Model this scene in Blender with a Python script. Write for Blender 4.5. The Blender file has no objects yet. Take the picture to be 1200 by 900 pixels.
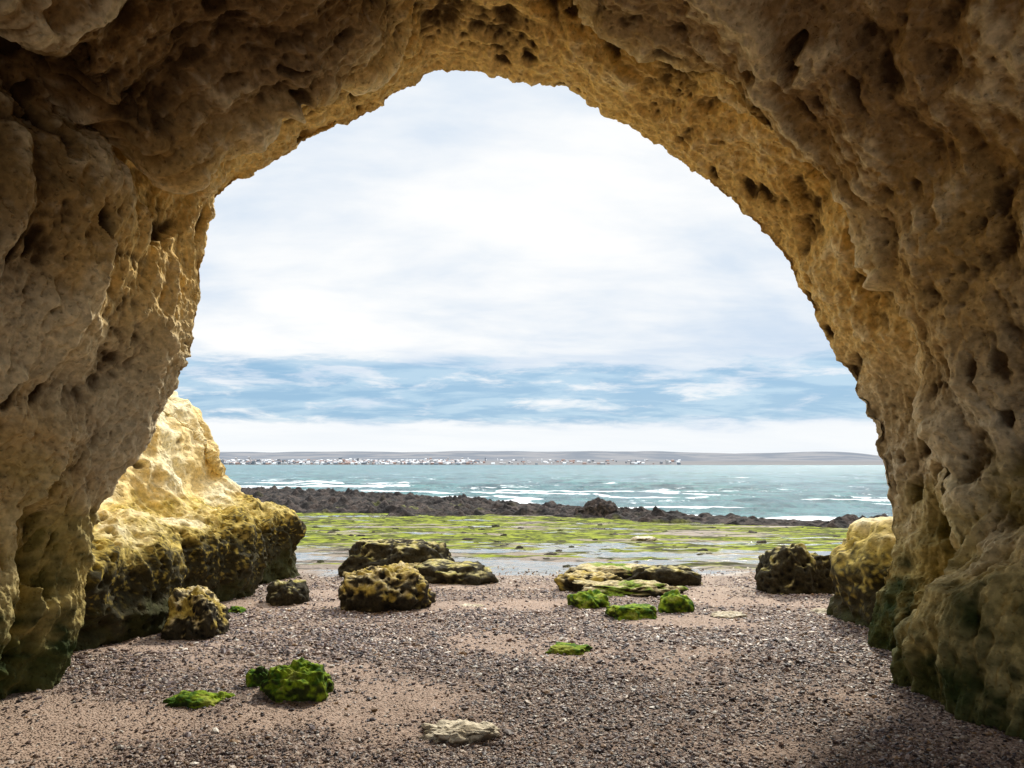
import bpy, bmesh, math, numpy as np
from mathutils import Vector
S=bpy.context.scene
rng=np.random.default_rng(7)
F=800.0; H=2.0; HY=543.0
# ------------------------------------------------ noise
_perm=rng.permutation(256); _perm=np.concatenate([_perm,_perm])
_g=rng.normal(size=(256,3)); _g/=np.linalg.norm(_g,axis=1)[:,None]
def perlin(p):
    p=np.asarray(p,dtype=np.float64); i=np.floor(p).astype(np.int64); f=p-i; i&=255
    w=f*f*f*(f*(f*6-15)+10); out=np.zeros(len(p))
    for a in (0,1):
        pa=_perm[(i[:,0]+a)&255]
        wa=w[:,0] if a else 1-w[:,0]
        for b in (0,1):
            pb=_perm[(pa+i[:,1]+b)&255]
            wb=wa*(w[:,1] if b else 1-w[:,1])
            for c in (0,1):
                g=_g[_perm[(pb+i[:,2]+c)&255]]
                d=g[:,0]*(f[:,0]-a)+g[:,1]*(f[:,1]-b)+g[:,2]*(f[:,2]-c)
                out+=d*wb*(w[:,2] if c else 1-w[:,2])
    return out*1.5
def fbm(p,o=4,g=.5):
    s=0;a=1.
    for k in range(o):
        s=s+a*perlin(p*(2.03**k)+17.3*k); a*=g
    return s
def ridged(p,o=3,g=.5):
    s=0;a=1.;n=0
    for k in range(o):
        s=s+a*(1-np.abs(perlin(p*(2.03**k)+9.1*k))*2); n+=a; a*=g
    return s/n
_w=rng.random((256,3)); _wr=rng.random(256)
def worley(p):
    i=np.floor(p).astype(np.int64); f=p-i; best=np.full(len(p),9.); rr=np.zeros(len(p))
    for a in (-1,0,1):
        for b in (-1,0,1):
            for c in (-1,0,1):
                h=_perm[(_perm[(_perm[(i[:,0]+a)&255]+i[:,1]+b)&255]+i[:,2]+c)&255]
                o=_w[h]
                d=(o[:,0]+a-f[:,0])**2+(o[:,1]+b-f[:,1])**2+(o[:,2]+c-f[:,2])**2
                m=d<best; best=np.where(m,d,best); rr=np.where(m,_wr[h],rr)
    return np.sqrt(best),rr
def sst(a,b,x):
    t=np.clip((x-a)/(b-a),0,1); return t*t*(3-2*t)
def terr(x,k=.55):
    f=np.floor(x); return f+sst(k,1.,x-f)+.25*(x-f)*(1-sst(k,1.,x-f))
def mx(f,a,b):
    a=np.asarray(a,float); b=np.asarray(b,float); f=np.clip(f,0,1)[:,None]; return a*(1-f)+b*f
# ------------------------------------------------ mesh helpers
def grid_mesh(name,P,mat,attrs=None,flip=False,smooth=True):
    nu,nv=P.shape[:2]
    idx=np.arange(nu*nv).reshape(nu,nv)
    q=np.stack([idx[:-1,:-1],idx[1:,:-1],idx[1:,1:],idx[:-1,1:]],-1).reshape(-1,4)
    if flip: q=q[:,::-1]
    return raw_mesh(name,P.reshape(-1,3),q,mat,attrs,smooth)
def raw_mesh(name,V,Fc,mat,attrs=None,smooth=True):
    me=bpy.data.meshes.new(name); n=len(V); m,k=Fc.shape
    me.vertices.add(n); me.vertices.foreach_set('co',np.ascontiguousarray(V,dtype=np.float32).ravel())
    me.loops.add(m*k); me.loops.foreach_set('vertex_index',np.ascontiguousarray(Fc,dtype=np.int32).ravel())
    me.polygons.add(m); me.polygons.foreach_set('loop_start',np.arange(0,m*k,k,dtype=np.int32))
    me.polygons.foreach_set('loop_total',np.full(m,k,dtype=np.int32))
    me.update(calc_edges=True); me.validate()
    me.polygons.foreach_set('use_smooth',np.full(len(me.polygons),smooth,dtype=bool))
    for an,av in (attrs or {}).items():
        if av.ndim==1:
            a=me.attributes.new(an,'FLOAT','POINT'); a.data.foreach_set('value',av.astype(np.float32))
        else:
            a=me.attributes.new(an,'FLOAT_COLOR','POINT')
            c=np.ones((len(av),4),dtype=np.float32); c[:,:3]=av; a.data.foreach_set('color',c.ravel())
    me.materials.append(mat)
    ob=bpy.data.objects.new(name,me); S.collection.objects.link(ob); return ob
def grid_normals(P):
    du=np.gradient(P,axis=0); dv=np.gradient(P,axis=1); n=np.cross(du,dv)
    return n/np.maximum(np.linalg.norm(n,axis=-1,keepdims=True),1e-9)
# ------------------------------------------------ node helper
class NT:
    def __init__(s,name,world=None):
        s.cap=12 if world else 3.5
        if world: s.t=world.node_tree
        else:
            s.m=bpy.data.materials.new(name); s.m.use_nodes=True; s.t=s.m.node_tree
        s.t.nodes.clear()
    def put(s,sock,v):
        if isinstance(v,bpy.types.NodeSocket): s.t.links.new(v,sock)
        elif v is not None:
            if isinstance(v,tuple) and len(v)==3 and sock.type=='RGBA': v=(*v,1)
            sock.default_value=v
    def n(s,ty,**k):
        nd=s.t.nodes.new(ty)
        for a,b in k.items(): setattr(nd,a,b)
        return nd
    def math(s,op,a,b=None,c=None,clamp=False):
        nd=s.n('ShaderNodeMath',operation=op,use_clamp=clamp); s.put(nd.inputs[0],a)
        if b is not None: s.put(nd.inputs[1],b)
        if c is not None: s.put(nd.inputs[2],c)
        return nd.outputs[0]
    def mix(s,f,a,b,mode='MIX'):
        nd=s.n('ShaderNodeMix',data_type='RGBA',blend_type=mode); s.put(nd.inputs[0],f); s.put(nd.inputs[6],a); s.put(nd.inputs[7],b); return nd.outputs[2]
    def ss(s,x,a,b,lo=0.,hi=1.):
        nd=s.n('ShaderNodeMapRange',interpolation_type='SMOOTHSTEP'); s.put(nd.inputs[0],x); s.put(nd.inputs[1],a); s.put(nd.inputs[2],b); s.put(nd.inputs[3],lo); s.put(nd.inputs[4],hi); return nd.outputs[0]
    def noise(s,vec,scale,det=5.,rough=.55,dist=0.):
        nd=s.n('ShaderNodeTexNoise'); s.put(nd.inputs['Vector'],vec); nd.inputs['Scale'].default_value=scale; nd.inputs['Detail'].default_value=min(det,s.cap); nd.inputs['Roughness'].default_value=rough; nd.inputs['Distortion'].default_value=dist if s.cap>5 else 0; return nd.outputs[0]
    def vor(s,vec,scale,feat='F1',rand=1.):
        nd=s.n('ShaderNodeTexVoronoi',feature=feat); s.put(nd.inputs['Vector'],vec); nd.inputs['Scale'].default_value=scale; return nd
    def pos(s): 
        return s.n('ShaderNodeNewGeometry').outputs['Position']
    def xyz(s,v):
        x=s.n('ShaderNodeSeparateXYZ'); s.put(x.inputs[0],v); return x.outputs
    def scale(s,v,t):
        m=s.n('ShaderNodeVectorMath',operation='MULTIPLY'); s.put(m.inputs[0],v); m.inputs[1].default_value=t; return m.outputs[0]
    def attr(s,name,col=False):
        a=s.n('ShaderNodeAttribute',attribute_name=name); return a.outputs[0] if col else a.outputs['Fac']
    def bump(s,h,dist,strength=1.,nrm=None):
        b=s.n('ShaderNodeBump'); b.inputs['Strength'].default_value=strength; b.inputs['Distance'].default_value=dist; s.put(b.inputs['Height'],h)
        if nrm is not None: s.put(b.inputs['Normal'],nrm)
        return b.outputs[0]
    def out(s,col,rough,nrm=None,spec=.3,**k):
        p=s.n('ShaderNodeBsdfPrincipled'); s.put(p.inputs['Base Color'],col); s.put(p.inputs['Roughness'],rough)
        s.put(p.inputs['Specular IOR Level'],spec)
        if nrm is not None: s.put(p.inputs['Normal'],nrm)
        for a,b in k.items(): s.put(p.inputs[a],b)
        o=s.n('ShaderNodeOutputMaterial'); s.t.links.new(p.outputs[0],o.inputs[0]); return s.m
# ------------------------------------------------ terrain function
xs_=np.array([-200,-80,-43,-28,-15,0,8.5,15,20,60,200.]); ysh_=np.array([140,112,96,86,76,57,46,41,38,30,26.]); yin_=np.array([60,55,52,51,49,45,39.5,35,31,27,24.])
def ysh(x): return np.interp(x,xs_,ysh_)
def yin(x): return np.interp(x,xs_,yin_)
def gz0(x,y):
    z=np.where(y<6,0,-(y-6)*.04375); z=np.maximum(z,-1.4)
    return np.where(y>ysh(x)-2, np.maximum(-1.4-(y-ysh(x)+2)*.12,-6),z)
def gY(py):
    Y=F*H/(py-HY)
    return Y if Y<6 else 1390./(py-HY-35)
def gX(px,Y): return (px-600)/F*Y
SEA=-1.5
# ------------------------------------------------ MATERIALS
def mat_baked(name,b1=28,v1=20,dist=.04,amp=.5):
    n=NT(name); P=n.pos(); c=n.attr('col',True); b=n.noise(P,b1,4,.6)
    c=n.mix(1.,c,n.mix(n.ss(b,.3,.7),(1-amp,1-amp,1-amp*1.05),(1+amp,1+amp,1+amp)),'MULTIPLY')
    v=n.vor(P,v1); h=n.math('ADD',n.math('MULTIPLY',b,.6),n.math('MULTIPLY',n.ss(v.outputs[0],.05,.35),.4))
    return n.out(c,.88,n.bump(h,dist,1.),.18)
def mat_ground():
    n=NT('beach_ground'); P=n.pos(); X=n.xyz(P); y=X[1]
    b=n.noise(P,28,3,.7); g=n.noise(n.scale(P,(.22,.5,1)),.9,4,.62); s=n.noise(n.scale(P,(.16,.45,1)),1.1,4,.65)
    sand=n.mix(n.ss(b,.35,.65),(.37,.265,.205),(.50,.385,.31))
    v=n.vor(P,50); pr=n.xyz(v.outputs['Color'])
    peb=n.mix(n.ss(pr[0],.2,.9),(.10,.070,.060),(.34,.25,.20)); peb=n.mix(n.ss(pr[1],.8,.88),peb,(.5,.43,.38))
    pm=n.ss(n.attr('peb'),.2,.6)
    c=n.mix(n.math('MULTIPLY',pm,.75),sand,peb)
    wob=n.math('ADD',y,n.math('MULTIPLY',n.math('SUBTRACT',g,.5),9.))
    c=n.mix(n.math('MULTIPLY',n.ss(wob,10.5,14),.45),c,(.46,.37,.30))
    wet=n.ss(wob,14.0,15.4)
    flat=n.mix(n.ss(b,.3,.7),(.20,.150,.12),(.38,.31,.25))
    m2=n.noise(P,1.7,4,.75)
    green=n.mix(n.ss(m2,.38,.62),(.060,.080,.009),(.30,.345,.032))
    gm=n.math('MULTIPLY',n.ss(wob,18,24),n.ss(s,.37,.47))
    gm2=n.math('MULTIPLY',n.ss(wob,15,17),n.ss(s,.52,.57))
    gm=n.math('MAXIMUM',gm,gm2)
    flat=n.mix(n.math('MULTIPLY',gm,.95),flat,green)
    dk=n.noise(n.scale(P,(.55,.7,1)),1.3,4,.82)
    flat=n.mix(n.math('MULTIPLY',n.ss(dk,.515,.565),.85),flat,(.045,.040,.020))
    c=n.mix(wet,c,flat)
    pud=n.noise(n.scale(P,(.12,.36,1)),1.25,3.5,.65)
    lim=n.ss(wob,16,28,.475,.60)
    pm2=n.math('MULTIPLY',n.ss(n.math('SUBTRACT',pud,lim),0.,.02),n.ss(wob,14.0,14.8))
    c=n.mix(n.math('MULTIPLY',pm2,.75),c,(.26,.24,.21))
    rough=n.mix(pm2,n.mix(wet,(.85,)*3,n.mix(gm,(.5,)*3,(.95,)*3)),(.05,)*3)
    h=n.math('ADD',n.math('MULTIPLY',b,.5),n.math('MULTIPLY',n.math('ADD',n.math('MULTIPLY',n.ss(v.outputs[0],.6,.1),.6),n.math('MULTIPLY',m2,wet)),1.))
    h=n.math('MULTIPLY',h,n.math('SUBTRACT',1.,pm2))
    return n.out(c,rough,n.bump(h,.028,.9),n.math('MULTIPLY_ADD',pm2,.45,.10))
def mat_sea():
    n=NT('sea_water'); n.cap=8; P=n.pos(); X=n.xyz(P); y=X[1]
    foam=n.attr('foam')
    d=n.noise(n.scale(P,(.8,.5,1)),.22,8,.80); b=n.noise(n.scale(P,(.5,1.3,1)),1.3,3,.65)
    e=n.noise(n.scale(P,(.35,.12,1)),.12,7,.75)
    c=n.mix(n.ss(d,.38,.62),(.016,.066,.082),(.100,.245,.245))
    c=n.mix(n.math('MULTIPLY',n.ss(e,.40,.6),.45),c,(.13,.215,.265))
    fn=n.ss(n.math('ADD',foam,n.math('MULTIPLY',n.math('SUBTRACT',d,.5),2.4)),.44,.64)
    cap=n.math('MULTIPLY',n.ss(n.noise(n.scale(P,(.25,.35,1)),.5,8,.82),.61,.65),.9)
    fn=n.math('MAXIMUM',fn,n.math('MULTIPLY',cap,n.ss(y,420,200)))
    c=n.mix(fn,c,(.84,.86,.87))
    r=n.mix(fn,(.25,)*3,(.8,)*3)
    h=n.math('ADD',n.math('MULTIPLY',d,1.2),n.math('MULTIPLY',b,.35))
    return n.out(c,r,n.bump(h,.9,1.),.18)
M_cave=mat_baked('cave_rock',15,19,.034,.24); M_cliff=mat_baked('cliff_rock',14,15,.03,.25); M_rock=mat_baked('boulder_rock',22,24,.022,.35)
M_mossm=mat_baked('moss',34,60,.006,.4); M_reef=mat_baked('reef_rock',6,5,.10,.6)
M_ground=mat_ground(); M_sea=mat_sea()
# ------------------------------------------------ CAVE
PR=[(60,850,6.3),(72,800,6.3),(88,755,6.4),(98,700,6.5),(100,650,6.6),(108,600,6.7),(135,555,6.8),(170,512,6.9),(200,458,7.0),(225,412,7.1),(233,365,7.2),(240,300,7.3),(246,240,7.4),(262,225,7.5),(290,205,7.6),(340,180,7.8),(400,150,8),(440,130,8.1),(480,103,8.1),(512,83,8.2),(560,84,8.2),(620,92,8.3),(660,97,8.3),(690,112,8.4),(720,135,8.4),(770,170,8.5),(820,205,8.5),(860,240,8.5),(900,282,8.5),(935,330,8.5),(965,390,8.4),(985,430,8.3),(1005,470,8.2),(1020,515,8.1),(1030,560,8),(1042,605,7.9),(1045,640,7.8),(1030,690,7.8),(1018,745,7.8),(1018,800,7.8)]
PR=np.array(PR,float)
W=np.stack([(PR[:,0]-600)/F*PR[:,2],PR[:,2],H+(HY-PR[:,1])/F*PR[:,2]],1)
L=np.concatenate([[0],np.cumsum(np.linalg.norm(np.diff(W[:,[0,2]],axis=0),axis=1))])
NU=1300
uu=np.linspace(0,L[-1],NU)
P0=np.stack([np.interp(uu,L,W[:,k]) for k in range(3)],1)
ker=np.array([1,3,5,6,5,3,1.]);ker/=ker.sum()
for _ in range(2):
    for k in range(3): P0[:,k]=np.convolve(np.pad(P0[:,k],3,mode='edge'),ker,'valid')
u_notch=L[12]
cen=np.array([0.2,2.0])
dx=P0[:,0]-cen[0]; dz=P0[:,2]-cen[1]
kk=.93+.30*sst(0.2,2.6,P0[:,2])
Q=np.stack([cen[0]+dx*kk,cen[1]+dz*np.where(dz>0,kk,1)],1)
rad=np.stack([dx,dz],1); rad/=np.linalg.norm(rad,axis=1)[:,None]
radf=rad.copy(); radf[:,1]=np.maximum(radf[:,1],0.0); radf/=np.maximum(np.linalg.norm(radf,axis=1)[:,None],1e-6)
rings=[]; V=[]
for s in np.linspace(1,0.02,40):
    r=14*s**2.2; dY=min(r*.7,.5+.03*r)
    Z=P0[:,2]+radf[:,1]*r
    rings.append(np.stack([P0[:,0]+radf[:,0]*r,P0[:,1]+dY,Z],1)); V.append(-r)
NI=540
wob1=.03*np.sin(uu*1.7)+.02*np.sin(uu*4.1+1)
for t in np.linspace(0,1,NI):
    Y=P0[:,1]*(1-t)+3.0*t
    b=1-(1-t)**1.35
    X=P0[:,0]*(1-b)+Q[:,0]*b; Z=P0[:,2]*(1-b)+Q[:,1]*b
    led=(.20*sst(.02,.12,t)+.55*sst(.20,.27,t+wob1))*sst(u_notch-.05,u_notch+.12,uu)*sst(u_notch+4.0,u_notch+1.5,uu)
    rec=.25*sst(.05,.25,t)*np.exp(-((uu-(u_notch-.35))/.3)**2)
    rs=sst(u_notch+3.4,u_notch+5.0,uu)
    tt_=t+wob1*.6
    cr=(.38*sst(.25,.31,tt_)*sst(.75,.35,tt_)-.15*np.exp(-((tt_-.17)/.07)**2))*rs
    off=led-rec+cr
    X=X-rad[:,0]*off; Z=Z-rad[:,1]*off
    rings.append(np.stack([X,Y,Z],1)); V.append(t*5)
last=rings[-1]
for t in np.linspace(.03,1,40):  # unseen tunnel behind the camera, rear left open to add fill light
    Y=3.0-8.5*t
    k=1+.08*t
    rings.append(np.stack([cen[0]+(last[:,0]-cen[0])*k,np.full(NU,Y),cen[1]+(last[:,2]-cen[1])*k],1)); V.append(5+8.5*t)
G=np.stack(rings,1)
V=np.array(V); NV=G.shape[1]
N=grid_normals(G)
if N[NU//2,60,2]>0: N=-N
UU=np.repeat(uu[:,None],NV,1).ravel(); VV=np.repeat(V[None,:],NU,0).ravel()
Pf=G.reshape(-1,3); Nf=N.reshape(-1,3)
warp=np.stack([perlin(Pf*.8+5),perlin(Pf*.8+15),perlin(Pf*.8+25)],1)
rim=.2+.8*sst(0,1.0,np.abs(VV)); rim2=.35+.65*sst(0,.6,np.abs(VV))
big=.46*fbm(Pf*.42+3,2)*rim
aq=np.stack([UU*.30,VV*1.25+.16*UU,np.zeros_like(UU)],1)+warp*.42
med=.23*fbm(aq*.95+40,3,.5)*rim+.13*(ridged(aq*.9+40,3,.45)-.55)*rim+.11*(ridged(aq*np.array([1.2,1,1])*2.4+11,4,.55)-.5)*rim2
bl=.11*fbm(Pf*2.0+warp*.7,3)*rim2
w1,c1=worley(Pf*np.array([2.6,2.6,2.1])+warp*1.5)
mask=sst(-.15,.3,perlin(Pf*.9+70))
ragged=.10*fbm(Pf*5+90,3)
def dish(w,r): return -np.clip(1-(w/r)**2,0,1)**.75
pit=.21*dish(w1+ragged,.36)*(c1>.55)*(.15+.85*mask)*rim2
aw=np.stack([UU*2.6,VV*6.0+.6*UU,np.zeros_like(UU)],1)+warp*1.4
w2,c2=worley(aw)
mask2=sst(-.3,.2,perlin(Pf*1.1+90))
pit2=.085*dish(w2+ragged*1.5,.36)*(c2>.45)*mask2
w3,c3=worley(Pf*13+warp*2.4)
pit3=.030*dish(w3+ragged*1.5,.38)*(c3>.5)*sst(-.2,.3,perlin(Pf*1.9+30))
fine=.033*fbm(Pf*5.5+3,5,.6)+.022*(ridged(Pf*np.array([6,6,4])+warp,3,.6)-.5)
D=big+med+bl+pit+pit2+pit3+fine
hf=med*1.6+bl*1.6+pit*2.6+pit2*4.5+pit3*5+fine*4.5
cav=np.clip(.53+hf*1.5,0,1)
zz=Pf[:,2]
nb=fbm(Pf*.55+60,3); nm=fbm(Pf*2.4+33,4,.6); nf_=fbm(Pf*13+3,2)
col=mx(sst(-.3,.5,nb),(.51,.335,.120),(.50,.41,.26))
col=mx(sst(-.1,.7,nm)*.6,col,(.32,.20,.075))
rimlit=sst(2.2,.8,VV)*sst(2.0,3.8,zz)
col=mx(rimlit*.9,col,(.80,.56,.205))  # rim band painted paler, as rock lit by daylight at the mouth
col=mx(sst(3.4,5.4,zz)*sst(1.,2.2,VV)*.85,col,(.27,.155,.056))  # ceiling behind the rim darkened: interior shade painted into the rock colour
col=mx(sst(.2,-2.2,Pf[:,0])*sst(3.0,4.6,zz)*sst(1.2,2.2,VV)*.5,col,(.17,.105,.045))  # upper left darkened further, painted shade again
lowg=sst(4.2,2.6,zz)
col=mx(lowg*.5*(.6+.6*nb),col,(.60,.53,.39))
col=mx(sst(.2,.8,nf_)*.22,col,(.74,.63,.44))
col=mx(sst(.58,.92,cav)*.65,col,(.82,.68,.43))  # raised rock lightened: highlights painted into the colour
col=mx(sst(.47,.08,cav)*.93,col,(.060,.033,.013))  # recesses darkened: mineral staining plus crevice shade painted in
nz_=fbm(Pf*1.6+50,3); bq=fbm(Pf*6+10,3)
z2=zz-.7*nz_
col=mx(sst(2.3,.9,z2)*.6,col,(.38,.31,.070))
col=mx(sst(1.45,.6,z2)*(.45+.9*bq),col,(.035,.040,.012))
col=mx(sst(.8,.2,z2)*.85,col,(.024,.042,.009))
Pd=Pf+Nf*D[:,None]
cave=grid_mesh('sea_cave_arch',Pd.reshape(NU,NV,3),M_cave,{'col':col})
# ------------------------------------------------ left outer cliff
path=np.array([(-4.6,5.2),(-4.75,6.6),(-4.55,7.6),(-4.25,8.5),(-4.45,9.2),(-5.0,9.7),(-4.6,10.4),(-4.3,11.2),(-4.45,12.1),(-5.05,12.6),(-4.55,13.1),(-4.25,13.8),(-4.5,14.5),(-5.2,15.1),(-7,15.8),(-10,16.5),(-20,18),(-45,22)])
pl=np.concatenate([[0],np.cumsum(np.linalg.norm(np.diff(path,axis=0),axis=1))])
sv=np.concatenate([np.linspace(0,13,560),np.linspace(13.1,pl[-1],120)])
C=np.stack([np.interp(sv,pl,path[:,k]) for k in (0,1)],1)
for _ in range(8):
    for k in (0,1): C[3:-3,k]=np.convolve(C[:,k],ker,'valid')
sm=C.copy()
for _ in range(260):
    for k in (0,1): sm[3:-3,k]=np.convolve(sm[:,k],ker,'valid')
T=np.gradient(sm,axis=0); T/=np.linalg.norm(T,axis=1)[:,None]; Nn=np.stack([-T[:,1],T[:,0]],1)
prof=np.array([(.35,-1.2),(.18,-.2),(.05,.1),(-.02,.45),(-.02,.8),(.12,1.05),(.4,1.2),(.8,1.32),(1.1,1.6),(1.35,2.1),(1.60,2.9),(2.0,3.6),(3.4,4.8),(5.2,6.5),(7,8),(10,9)])
pv=np.concatenate([[0],np.cumsum(np.linalg.norm(np.diff(prof,axis=0),axis=1))])
tv=np.concatenate([np.linspace(0,6.2,350),np.linspace(6.3,pv[-1],60)])
O=np.interp(tv,pv,prof[:,0]); Zp=np.interp(tv,pv,prof[:,1])
O=np.convolve(np.pad(O,6,mode='edge'),np.ones(13)/13,'valid'); Zp=np.convolve(np.pad(Zp,6,mode='edge'),np.ones(13)/13,'valid')
lowk=np.repeat(sst(.2,1.6,O)[None,:],len(C),0)
B=C[:,None,:]*(1-lowk[...,None])+sm[:,None,:]*lowk[...,None]
XY=B+Nn[:,None,:]*O[None,:,None]
endf=sst(11.2,14.2,C[:,1])[:,None]*np.ones((1,len(O)))
Zg=np.repeat(Zp[None,:],len(C),0)
Zg=np.where(Zg>.3,.3+(Zg-.3)*(1-.28*endf),Zg)
Gc=np.concatenate([XY,Zg[...,None]],2)
Nc=grid_normals(Gc)
if Nc[200,100,0]<0: Nc=-Nc
pf=Gc.reshape(-1,3); nf=Nc.reshape(-1,3)
def cliffcol(pf,disp_c,fineN):
    a=fbm(pf*1.2+12,3); b=fbm(pf*7+2,3); bb=fbm(pf*19+5,2)
    c=mx(sst(-.4,.5,a),(.78,.69,.46),(.74,.57,.27))
    c=mx(sst(.1,.7,b)*.4,c,(.42,.31,.15))
    z=pf[:,2]-.30*a-.14*b
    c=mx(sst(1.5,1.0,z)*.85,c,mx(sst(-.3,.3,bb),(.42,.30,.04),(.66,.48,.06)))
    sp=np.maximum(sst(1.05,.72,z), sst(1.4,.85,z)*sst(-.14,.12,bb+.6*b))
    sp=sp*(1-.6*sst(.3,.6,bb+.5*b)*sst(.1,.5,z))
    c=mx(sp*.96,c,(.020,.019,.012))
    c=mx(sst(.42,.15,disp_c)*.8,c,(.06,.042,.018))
    c=mx(sst(.25,.0,z)*.5,c,(.05,.06,.015))
    return c
wp=np.stack([perlin(pf*.9+5),perlin(pf*.9+15),perlin(pf*.9+25)],1)
w1,c1=worley(pf*2.8+wp); w2,c2=worley(pf*9+wp)
low=sst(1.7,.9,pf[:,2])
Dc=.20*fbm(pf*.9+31,3)+.16*(ridged(pf*np.array([1,1,.6])*1.4+wp*.6,3)-.5)+.03*fbm(pf*5,4,.6)
pc=-.12*sst(.36,.05,w1)*(c1>.6)-(.012+.06*low)*sst(.5,.1,w2)*(c2>.35)
cavc=np.clip(.5+pc*3.5+.4*fbm(pf*5,2)*.4,0,1)
pd=pf+nf*(Dc+pc)[:,None]
grid_mesh('coastal_cliff',pd.reshape(Gc.shape),M_cliff,{'col':cliffcol(pf,cavc,0)},flip=True)
# ------------------------------------------------ rocks
def ico(sub):
    bm=bmesh.new(); bmesh.ops.create_icosphere(bm,subdivisions=sub,radius=1)
    v=np.array([x.co[:] for x in bm.verts]); f=np.array([[a.index for a in x.verts] for x in bm.faces]); bm.free(); return v,f
I6=ico(6); I5=ico(5)
def vnorm(p,f):
    fn=np.cross(p[f[:,1]]-p[f[:,0]],p[f[:,2]]-p[f[:,0]]); n=np.zeros_like(p)
    for k in range(3): np.add.at(n,f[:,k],fn)
    return n/np.maximum(np.linalg.norm(n,axis=1)[:,None],1e-9)
def rockcol(kind,p,n,h,cv,seed):
    q=p+seed*3.1; a=fbm(q*4.5,3); b=fbm(q*14,3); nz=n[:,2]
    if kind=='pitted':
        c=mx(sst(-.3,.4,b),(.42,.31,.10),(.64,.53,.30)); c=mx(sst(-.1,.4,a),c,(.38,.28,.06))
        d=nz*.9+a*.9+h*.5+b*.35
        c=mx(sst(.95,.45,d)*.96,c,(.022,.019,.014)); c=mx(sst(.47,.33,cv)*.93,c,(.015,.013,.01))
    elif kind=='dark':
        c=mx(sst(-.3,.4,b),(.36,.31,.07),(.54,.47,.24))
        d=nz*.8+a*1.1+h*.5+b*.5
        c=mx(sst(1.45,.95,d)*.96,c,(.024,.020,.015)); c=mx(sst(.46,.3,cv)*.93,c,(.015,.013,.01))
    elif kind=='moss':
        c=mx(sst(-.5,.5,b+.6*a),(.05,.125,.008),(.25,.35,.018))
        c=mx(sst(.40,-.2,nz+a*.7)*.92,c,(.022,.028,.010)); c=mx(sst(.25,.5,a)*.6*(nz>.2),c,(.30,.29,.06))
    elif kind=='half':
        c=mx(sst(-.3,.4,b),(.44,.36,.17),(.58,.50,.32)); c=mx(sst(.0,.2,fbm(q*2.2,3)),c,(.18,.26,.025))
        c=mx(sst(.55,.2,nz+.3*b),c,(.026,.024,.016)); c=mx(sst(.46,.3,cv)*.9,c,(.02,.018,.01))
    elif kind=='pale':
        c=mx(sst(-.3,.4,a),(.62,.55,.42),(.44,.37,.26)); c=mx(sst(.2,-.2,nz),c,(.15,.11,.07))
    elif kind=='reef':
        c=mx(sst(-.3,.4,a),(.025,.02,.018),(.07,.05,.04))
    return c
def rock(name,px,pyb,wpx,hpx,kind,seed,dep=.7,rough=.28,flat=.0,Y=None,sub=5,lobes=1.,pit=.05,yaw=0,box=.72):
    Yf=Y or gY(pyb); w=wpx/F*Yf; h=hpx/F*Yf*1.06
    if kind=='moss': box=.9
    rx=w/2; ry=rx*dep; yc=Yf+ry*.8
    v,f=(I6 if sub==6 else I5)
    d=v/np.maximum((np.abs(v)**(2/box)).sum(1)**(box/2),1e-6)[:,None] if box<1 else v.copy()
    q=v*1.3*lobes+seed*7.7
    tq=fbm(q*1.1+9,2)*3
    s=1+rough*fbm(q,3)*1.1+rough*.5*(ridged(q*1.7+3,2)-.5)+.10*rough/.28*(terr(tq)-tq)
    d=d*s[:,None]
    sc=np.array([rx,ry,h*1.02])
    p=d*sc
    if flat: 
        top=h*(1-flat); p[:,2]=np.where(p[:,2]>top,top+(p[:,2]-top)*.25,p[:,2])
    nrm=v/sc; nrm/=np.linalg.norm(nrm,axis=1)[:,None]
    k=min(1,w)
    w1,c1=worley(p*8/max(k,.5)+seed); pp=-pit*k*sst(.5,.1,w1)*(c1>.3)
    am=.3 if kind=='moss' else 1.
    p=p+nrm*(pp+am*.04*k*fbm(p*6/max(w,.3)+seed,4,.6)+.03*k*(ridged(p*3+seed,2)-.5))[:,None]
    ca,sa=math.cos(yaw),math.sin(yaw)
    p=np.stack([p[:,0]*ca-p[:,1]*sa,p[:,0]*sa+p[:,1]*ca,p[:,2]],1)
    x0=gX(px,yc); z0=float(gz0(np.array(x0),np.array(yc)))
    hg=np.clip(p[:,2]/max(h,.01),0,1); cv=np.clip(.5+pp/k*6,0,1)
    ob=raw_mesh(name,p,f,{'moss':M_mossm,'reef':M_reef}.get(kind,M_rock),{'col':rockcol(kind,p,vnorm(p,f),hg,cv,seed)}); ob.location=(x0,yc,z0-.03); return ob
def multi(name,parts):
    root=bpy.data.objects.new(name,None); S.collection.objects.link(root)
    for i,(kw) in enumerate(parts):
        o=rock('lump_%d'%(i+1),**kw); o.parent=root
    return root
rock('boulder',453,716,100,46,'pitted',1,.8,.25,sub=6,pit=.06)
rock('boulder',466,676,130,44,'dark',2,.55,.25,flat=.15,sub=6,pit=.06)
rock('boulder',530,684,98,25,'dark',3,.7,.3,flat=.2)
rock('boulder',502,680,60,20,'pitted',31,.7,.3)
rock('boulder',228,748,64,48,'pitted',4,.9,.25,sub=6,pit=.05)
rock('boulder',338,708,46,24,'dark',5,.9,.25)
multi('layered_rock_shelf',[dict(px=732,pyb=698,wpx=120,hpx=18,kind='half',seed=6,dep=.45,rough=.3,flat=.35,lobes=1.4),
  dict(px=690,pyb=692,wpx=70,hpx=21,kind='pitted',seed=7,dep=.6,flat=.2),
  dict(px=778,pyb=686,wpx=84,hpx=24,kind='dark',seed=8,dep=.5,flat=.2),
  dict(px=722,pyb=680,wpx=110,hpx=20,kind='half',seed=28,dep=.5,flat=.3)])
rock('mossy_rock',690,713,46,18,'moss',9,.8,.3,pit=.02)
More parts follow.
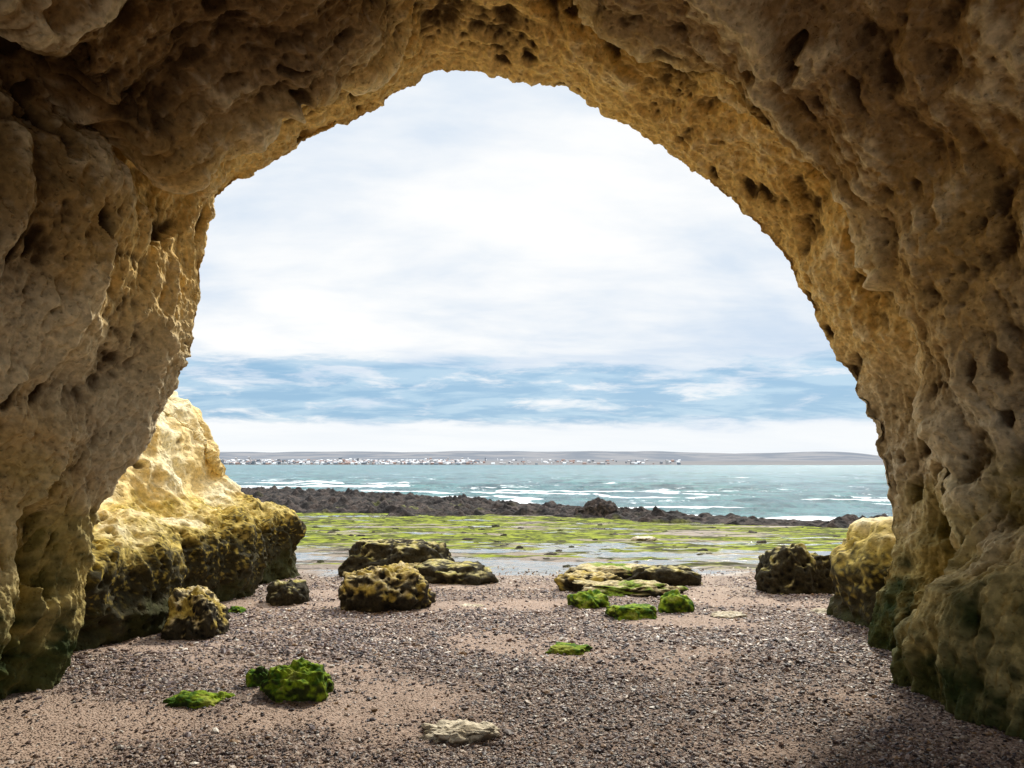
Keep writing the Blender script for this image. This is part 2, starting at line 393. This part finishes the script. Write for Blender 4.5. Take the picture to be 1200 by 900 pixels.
rock('mossy_rock',741,725,62,19,'moss',10,.6,.3,flat=.3,pit=.02)
rock('mossy_rock',791,718,40,22,'moss',11,.8,.2,pit=.02)
rock('boulder',938,697,92,50,'dark',12,.7,.25,sub=6,pit=.06)
multi('mossy_rock',[dict(px=347,pyb=822,wpx=84,hpx=42,kind='moss',seed=13,dep=.7,rough=.30,sub=6,pit=.02),dict(px=303,pyb=808,wpx=30,hpx=24,kind='moss',seed=14,dep=.8,pit=.01)])
multi('mossy_stone',[dict(px=226,pyb=829,wpx=66,hpx=16,kind='moss',seed=15,dep=.6,pit=.01),dict(px=260,pyb=822,wpx=28,hpx=11,kind='moss',seed=16,dep=.8,pit=.01)])
rock('mossy_stone',668,768,58,14,'moss',17,.7,.3,flat=.3,pit=.01)
rock('pale_flat_stone',538,866,92,21,'pale',18,.5,.4,flat=.5,pit=.01)
rock('pale_flat_stone',852,723,40,6,'pale',19,.8,.3,flat=.4,pit=.01)
rock('pale_flat_stone',968,720,30,8,'pale',20,.8,.3,flat=.4,pit=.01)
rock('pale_flat_stone',552,712,26,5,'pale',23,.8,.3,flat=.4,pit=.01)
rock('pale_flat_stone',512,800,16,5,'pale',24,.8,.3,pit=.01)
rock('pale_flat_stone',756,634,30,6,'pale',21,.6,.3,flat=.3,pit=.01)
rock('mossy_stone',278,719,24,8,'moss',22,.7,.3,pit=.01)
def bigrock(name,c,r,seed):
    v,f=I6; q=v*1.2+seed; s=1+.22*fbm(q,3)+.12*(ridged(q*1.8,2)-.5)
    p=v*s[:,None]*np.array(r); w1,c1=worley(p*6+seed); pp=-.07*sst(.5,.1,w1)*(c1>.3)
    p=p+v*(pp+.03*fbm(p*5,4,.6))[:,None]
    ob=raw_mesh(name,p,f,M_cliff,{'col':cliffcol(p+np.array([0,0,c[2]+.15]),np.clip(.5+pp*4,0,1),0)}); ob.location=c; return ob
bigrock('cliff_boulder',(5.45,9.3,.1),(1.0,1.3,1.12),3.3)
# ------------------------------------------------ ground
ya=np.concatenate([-np.geomspace(1,60,20)[::-1]+1,np.arange(.3,18,.045),np.geomspace(18,140,260),np.geomspace(145,6000,40)])
xa=np.concatenate([-np.geomspace(9,5000,130)[::-1],np.arange(-8.9,8.9,.055),np.geomspace(9,5000,130)])
XX,YY=np.meshgrid(xa,ya,indexing='ij'); xf=XX.ravel(); yf=YY.ravel()
p3=np.stack([xf,yf,np.zeros_like(xf)],1)
gz=gz0(xf,yf)
near=sst(60,20,yf)
gz=gz+near*(.035*fbm(p3*.7+2,3)+.014*fbm(p3*3.,3))+ .03*sst(16,22,yf)*sst(120,60,yf)*fbm(p3*.8,3)
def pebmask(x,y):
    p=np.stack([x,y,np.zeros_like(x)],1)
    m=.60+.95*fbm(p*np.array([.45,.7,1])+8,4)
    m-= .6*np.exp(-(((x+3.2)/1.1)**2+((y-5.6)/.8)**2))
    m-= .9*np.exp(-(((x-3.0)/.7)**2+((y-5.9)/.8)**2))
    m+= .65*np.exp(-(((x-1.6)/1.1)**2+((y-5.6)/.6)**2))  # denser dark gravel here stands in for a shadow patch on the beach
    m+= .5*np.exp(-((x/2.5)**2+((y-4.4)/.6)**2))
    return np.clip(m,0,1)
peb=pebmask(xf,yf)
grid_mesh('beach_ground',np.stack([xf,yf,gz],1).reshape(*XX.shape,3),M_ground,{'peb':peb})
NP=110000
yy=np.exp(rng.uniform(np.log(3.6),np.log(16),int(NP*2.2))); xx=rng.uniform(-1,1,len(yy))*np.minimum(yy*.85,4.9)
xx=np.where(yy>9,rng.uniform(-1,1,len(yy))*yy*.75,xx)
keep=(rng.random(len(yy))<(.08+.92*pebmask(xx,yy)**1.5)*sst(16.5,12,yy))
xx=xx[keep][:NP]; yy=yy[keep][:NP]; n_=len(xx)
vi,fi=ico(1)
r=rng.lognormal(np.log(.0093),.42,n_)*np.clip(yy/6,.85,1.35); r=np.minimum(r,.034)
sc=np.stack([r*rng.uniform(.8,1.6,n_),r*rng.uniform(.7,1.1,n_),r*rng.uniform(.35,.8,n_)],1)
th=rng.uniform(0,6.283,n_)
zg=gz0(xx,yy)+.035*fbm(np.stack([xx,yy,0*xx],1)*.7+2,3)+.014*fbm(np.stack([xx,yy,0*xx],1)*3.,3)
vert=vi[None]*(1+rng.uniform(-.25,.25,(n_,len(vi),1)))*sc[:,None,:]
tl=rng.normal(0,.35,n_)[:,None]
vz=vert[...,2]+vert[...,0]*tl
vx=vert[...,0]*np.cos(th)[:,None]-vert[...,1]*np.sin(th)[:,None]; vy=vert[...,0]*np.sin(th)[:,None]+vert[...,1]*np.cos(th)[:,None]
VG=np.stack([vx+xx[:,None],vy+yy[:,None],vz+(zg+sc[:,2]*.4)[:,None]],-1).reshape(-1,3)
FG=(fi[None]+ (np.arange(n_)*len(vi))[:,None,None]).reshape(-1,3)
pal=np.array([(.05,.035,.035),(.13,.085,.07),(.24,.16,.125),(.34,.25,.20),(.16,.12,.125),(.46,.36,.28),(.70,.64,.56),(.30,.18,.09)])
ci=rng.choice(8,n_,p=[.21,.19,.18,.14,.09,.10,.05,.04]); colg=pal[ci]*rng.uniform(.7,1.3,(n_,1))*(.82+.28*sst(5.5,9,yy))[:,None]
n=NT('gravel'); M_grav=n.out(n.attr('col',True),.5,None,.4)
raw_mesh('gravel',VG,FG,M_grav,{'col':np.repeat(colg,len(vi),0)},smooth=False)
# ------------------------------------------------ reef
rx_=np.concatenate([np.linspace(-110,-50,90),np.linspace(-49.8,32,640)]); rt=np.linspace(-.35,1.15,230)
RX,RT=np.meshgrid(rx_,rt,indexing='ij'); a=yin(RX); b=ysh(RX); RY=a+(b-a)*RT
x=RX.ravel();y=RY.ravel();t=RT.ravel()
p3=np.stack([x,y,0*x],1)
nn=fbm(p3*np.array([.10,.16,1])+4,4,.6); edge=sst(-.12,.12,t+.28*nn)*sst(1.12,.92,t+.12*nn)
w1,c1=worley(p3*np.array([.8,.8,1])); w2,c2=worley(p3*np.array([2.,2.,1]))
hh=.10+.30*np.maximum(0,ridged(p3*np.array([.45,.6,1]),4,.6)-.2)+.16*fbm(p3*1.5,3,.6)+.30*sst(.55,.15,w1)*(c1>.6)+.14*sst(.55,.15,w2)*(c2>.4)
hh=hh*(.55+.75*sst(-.3,.4,nn))
z=-1.75+edge*(.30+hh*1.05)
cq=fbm(p3*1.1,3); rc=mx(sst(-.3,.5,cq),(.018,.015,.014),(.058,.043,.036)); rc=mx(sst(.35,.7,fbm(p3*.35,3))*sst(.5,.2,t)*.7,rc,(.13,.13,.035))
grid_mesh('reef',np.stack([x,y,z],1).reshape(*RX.shape,3),M_reef,{'col':rc})
rock('reef_boulder',703,604,40,18,'reef',41,.7,.25,Y=43,pit=.05)
rock('reef_boulder',683,603,24,11,'reef',42,.7,.25,Y=43.5,pit=.05)
vi3,fi3=ico(3); VS=[];FS=[];CS=[];off=0
for i in range(260):
    Y=math.exp(rng.uniform(math.log(16.),math.log(42))); X=rng.uniform(-.55,.62)*Y
    if X<-4 and Y<17: continue
    r=min(rng.lognormal(math.log(.065),.45),.13)*(Y/22)**.6
    vv=vi3*(1+.55*fbm(vi3*1.8+i*3.3,3))[:,None]*np.array([r*rng.uniform(1,1.6),r,r*rng.uniform(.4,.75)])
    z0=float(gz0(np.array(X),np.array(Y)))-.02; VS.append(vv+np.array([X,Y,z0])); FS.append(fi3+off); off+=len(vi3)
    cc=[(.03,.026,.02),(.04,.04,.018),(.12,.13,.025),(.06,.05,.04)][rng.integers(4)]; CS.append(np.repeat([cc],len(vi3),0))
raw_mesh('tidal_flat_stones',np.concatenate(VS),np.concatenate(FS),M_rock,{'col':np.concatenate(CS)})
# ------------------------------------------------ sea
ys=np.concatenate([np.arange(27,120,.16),np.geomspace(120,7000,260)]); sx=np.linspace(-1,1,620)
SX,SY=np.meshgrid(sx,ys,indexing='ij'); XS=np.sign(SX)*np.abs(SX)**1.2*(60+SY*1.5)
x=XS.ravel();y=SY.ravel(); p3=np.stack([x,y,0*x],1)
am=sst(500,60,y)
sh=y-ysh(x)
wv=perlin(p3*np.array([.10,.42,1])+3)*.18+perlin(p3*np.array([.3,.9,1])+13)*.10+perlin(p3*np.array([.9,1.7,1])+23)*.06
cr=(1-np.abs(perlin(p3*np.array([.055,.12,1])+50))*3.0); cr=np.maximum(cr,0)**2
z=SEA+am*(wv+.28*cr)*sst(-6,6,sh)
foam=np.clip(sst(.35,.85,cr)*sst(-2,4,sh)*sst(75,20,sh)*sst(-.35,.05,perlin(p3*np.array([.06,.06,1])+7))*.9+sst(5.,0.,np.abs(sh-1))*.5,0,1)
grid_mesh('sea',np.stack([x,y,z],1).reshape(*XS.shape,3),M_sea,{'foam':foam})
# ------------------------------------------------ distant coast
n=NT('distant_land'); P=n.pos(); c=n.mix(n.ss(n.noise(P,.006,5,.6),.4,.6),(.15,.165,.19),(.22,.22,.23)); c=n.mix(n.ss(n.xyz(P)[2],14,4),c,(.20,.195,.195)); M_land=n.out(c,1.,None,0.)  # blue-grey land: distance haze put into the base colour
hx=np.linspace(-3500,3500,500); hy=np.linspace(0,1,40)
HX,HT=np.meshgrid(hx,hy,indexing='ij'); HYY=1500+HT*2000-120*np.sin(HX/900)
x=HX.ravel(); tt=HT.ravel()
p3=np.stack([x*.002,tt*2,0*x],1)
ang=x/(1500+tt*2000)
ht=58*sst(.25,.9,tt)*sst(.64,.46,ang)*(.86+.16*fbm(p3*1.0,3))+3*sst(0,.05,tt)+8*sst(.05,.3,tt)*sst(.3,.1,ang)
grid_mesh('distant_hills',np.stack([x,HYY.ravel(),-2.5+ht],1).reshape(*HX.shape,3),M_land)
vs=[];fs=[];cs=[]
def boxb(x,y,z,w,d,h,c):
    b=len(vs)
    for q in ((-w,-d,0),(w,-d,0),(w,d,0),(-w,d,0),(-w,-d,h),(w,-d,h),(w,d,h),(-w,d,h),(-w,0,h+w*.2),(w,0,h+w*.2)):
        vs.append((x+q[0]/2*1.,y+q[1]/2,z+q[2])); cs.append(c)
    for q in ((0,1,5,4),(1,2,6,5),(2,3,7,6),(3,0,4,7),(4,5,9,8),(6,7,8,9)): fs.append([b+i for i in q])
for i in range(1300):
    t=rng.random()**1.1; y=1500+t*520
    an=[rng.uniform(-.50,-.05),rng.normal(-.40,.05),rng.normal(-.24,.04),rng.normal(-.12,.03),rng.uniform(-.1,.24)][rng.choice(5,p=[.35,.2,.2,.15,.10])]
    x=an*y; h=rng.uniform(1.6,3.8)*(rng.uniform(1.8,3.2) if rng.random()<.06 else 1)
    k=rng.choice(4,p=[.26,.28,.28,.18]); c=[(.70,.71,.72),(.42,.41,.41),(.18,.20,.23),(.32,.22,.19)][k]  # wall colours muted toward distance haze
    boxb(x,y-120*math.sin(x/900),-.8+11*t,rng.uniform(2,9),rng.uniform(6,10),h,c)
n=NT('town_walls'); M_town=n.out(n.attr('col',True),.9,None,.1)
raw_mesh('distant_town',np.array(vs),np.array(fs),M_town,{'col':np.array(cs)},smooth=False)
# ------------------------------------------------ world
SUN_EL=math.radians(42); SUN_AZ=math.radians(25)
w=bpy.data.worlds.new('World'); S.world=w; w.use_nodes=True
n=NT('w',world=w)
sky=n.n('ShaderNodeTexSky',sky_type='NISHITA'); sky.sun_disc=False; sky.sun_elevation=SUN_EL; sky.sun_rotation=SUN_AZ
tc=n.n('ShaderNodeTexCoord').outputs['Generated']; D=n.xyz(tc); z=D[2]
zc=n.math('MAXIMUM',z,0.)
den=n.math('ADD',zc,.16)
cb=n.n('ShaderNodeCombineXYZ'); n.put(cb.inputs[0],n.math('DIVIDE',D[0],den)); n.put(cb.inputs[1],n.math('DIVIDE',D[1],den)); pv_=cb.outputs[0]
A=n.noise(n.scale(pv_,(.55,.9,1)),.8,6,.55,.5); Bn=n.noise(n.scale(pv_,(.8,1.5,1)),2.6,7,.6,.3); Cn=n.noise(n.scale(tc,(2.2,2.2,12)),4.,9,.62,.3)
soft=n.math('ADD',n.math('MULTIPLY',A,.82),n.math('MULTIPLY',Bn,.18))
cl=n.mix(n.ss(soft,.37,.60),(6.3,7.5,9.0),(10.3,10.3,10.2))
zz_=n.math('ADD',z,n.math('MULTIPLY',n.math('SUBTRACT',Cn,.5),.05))
band=n.math('MULTIPLY',n.ss(zz_,.050,.066),n.ss(zz_,.165,.125))
bandn=n.math('MULTIPLY',band,n.ss(n.math('ADD',Cn,n.math('MULTIPLY',n.ss(z,.10,.17),.16)),.50,.68,1.,.15))
blue=n.mix(n.ss(Bn,.4,.6),(2.8,5.1,7.4),(4.6,6.7,8.5))
blue=n.mix(.12,blue,sky.outputs[0])
cl=n.mix(n.math('MULTIPLY',bandn,.93),cl,blue)
hz=n.ss(zz_,.064,.044); cl=n.mix(n.math('MULTIPLY',hz,.85),cl,(9.5,9.8,10.))
boost=n.ss(z,.52,.95,1.,3.2)  # sky above the view brightened to add light in the cave
vm=n.n('ShaderNodeVectorMath',operation='SCALE'); n.put(vm.inputs[0],cl); n.put(vm.inputs['Scale'],boost)
bg=n.n('ShaderNodeBackground'); n.put(bg.inputs[0],vm.outputs[0]); bg.inputs[1].default_value=.1
o=n.n('ShaderNodeOutputWorld'); n.t.links.new(bg.outputs[0],o.inputs[0])
# ------------------------------------------------ sun
sd=bpy.data.lights.new('sun','SUN'); sd.energy=4.0; sd.angle=math.radians(5); sd.color=(1,.93,.79)
so=bpy.data.objects.new('sun',sd); S.collection.objects.link(so)
dirv=Vector((math.sin(SUN_AZ)*math.cos(SUN_EL),math.cos(SUN_AZ)*math.cos(SUN_EL),math.sin(SUN_EL)))
so.rotation_euler=dirv.to_track_quat('Z','Y').to_euler(); so.location=dirv*50
# ------------------------------------------------ camera
cd=bpy.data.cameras.new('camera'); cd.sensor_width=36; cd.lens=24; cd.shift_y=(HY-450)/1200; cd.clip_end=20000; cd.clip_start=.05
co=bpy.data.objects.new('camera',cd); co.location=(0,0,H); co.rotation_euler=(math.radians(90),0,0); S.collection.objects.link(co); S.camera=co
S.view_settings.view_transform='Standard'; S.view_settings.look='None'; S.view_settings.exposure=0
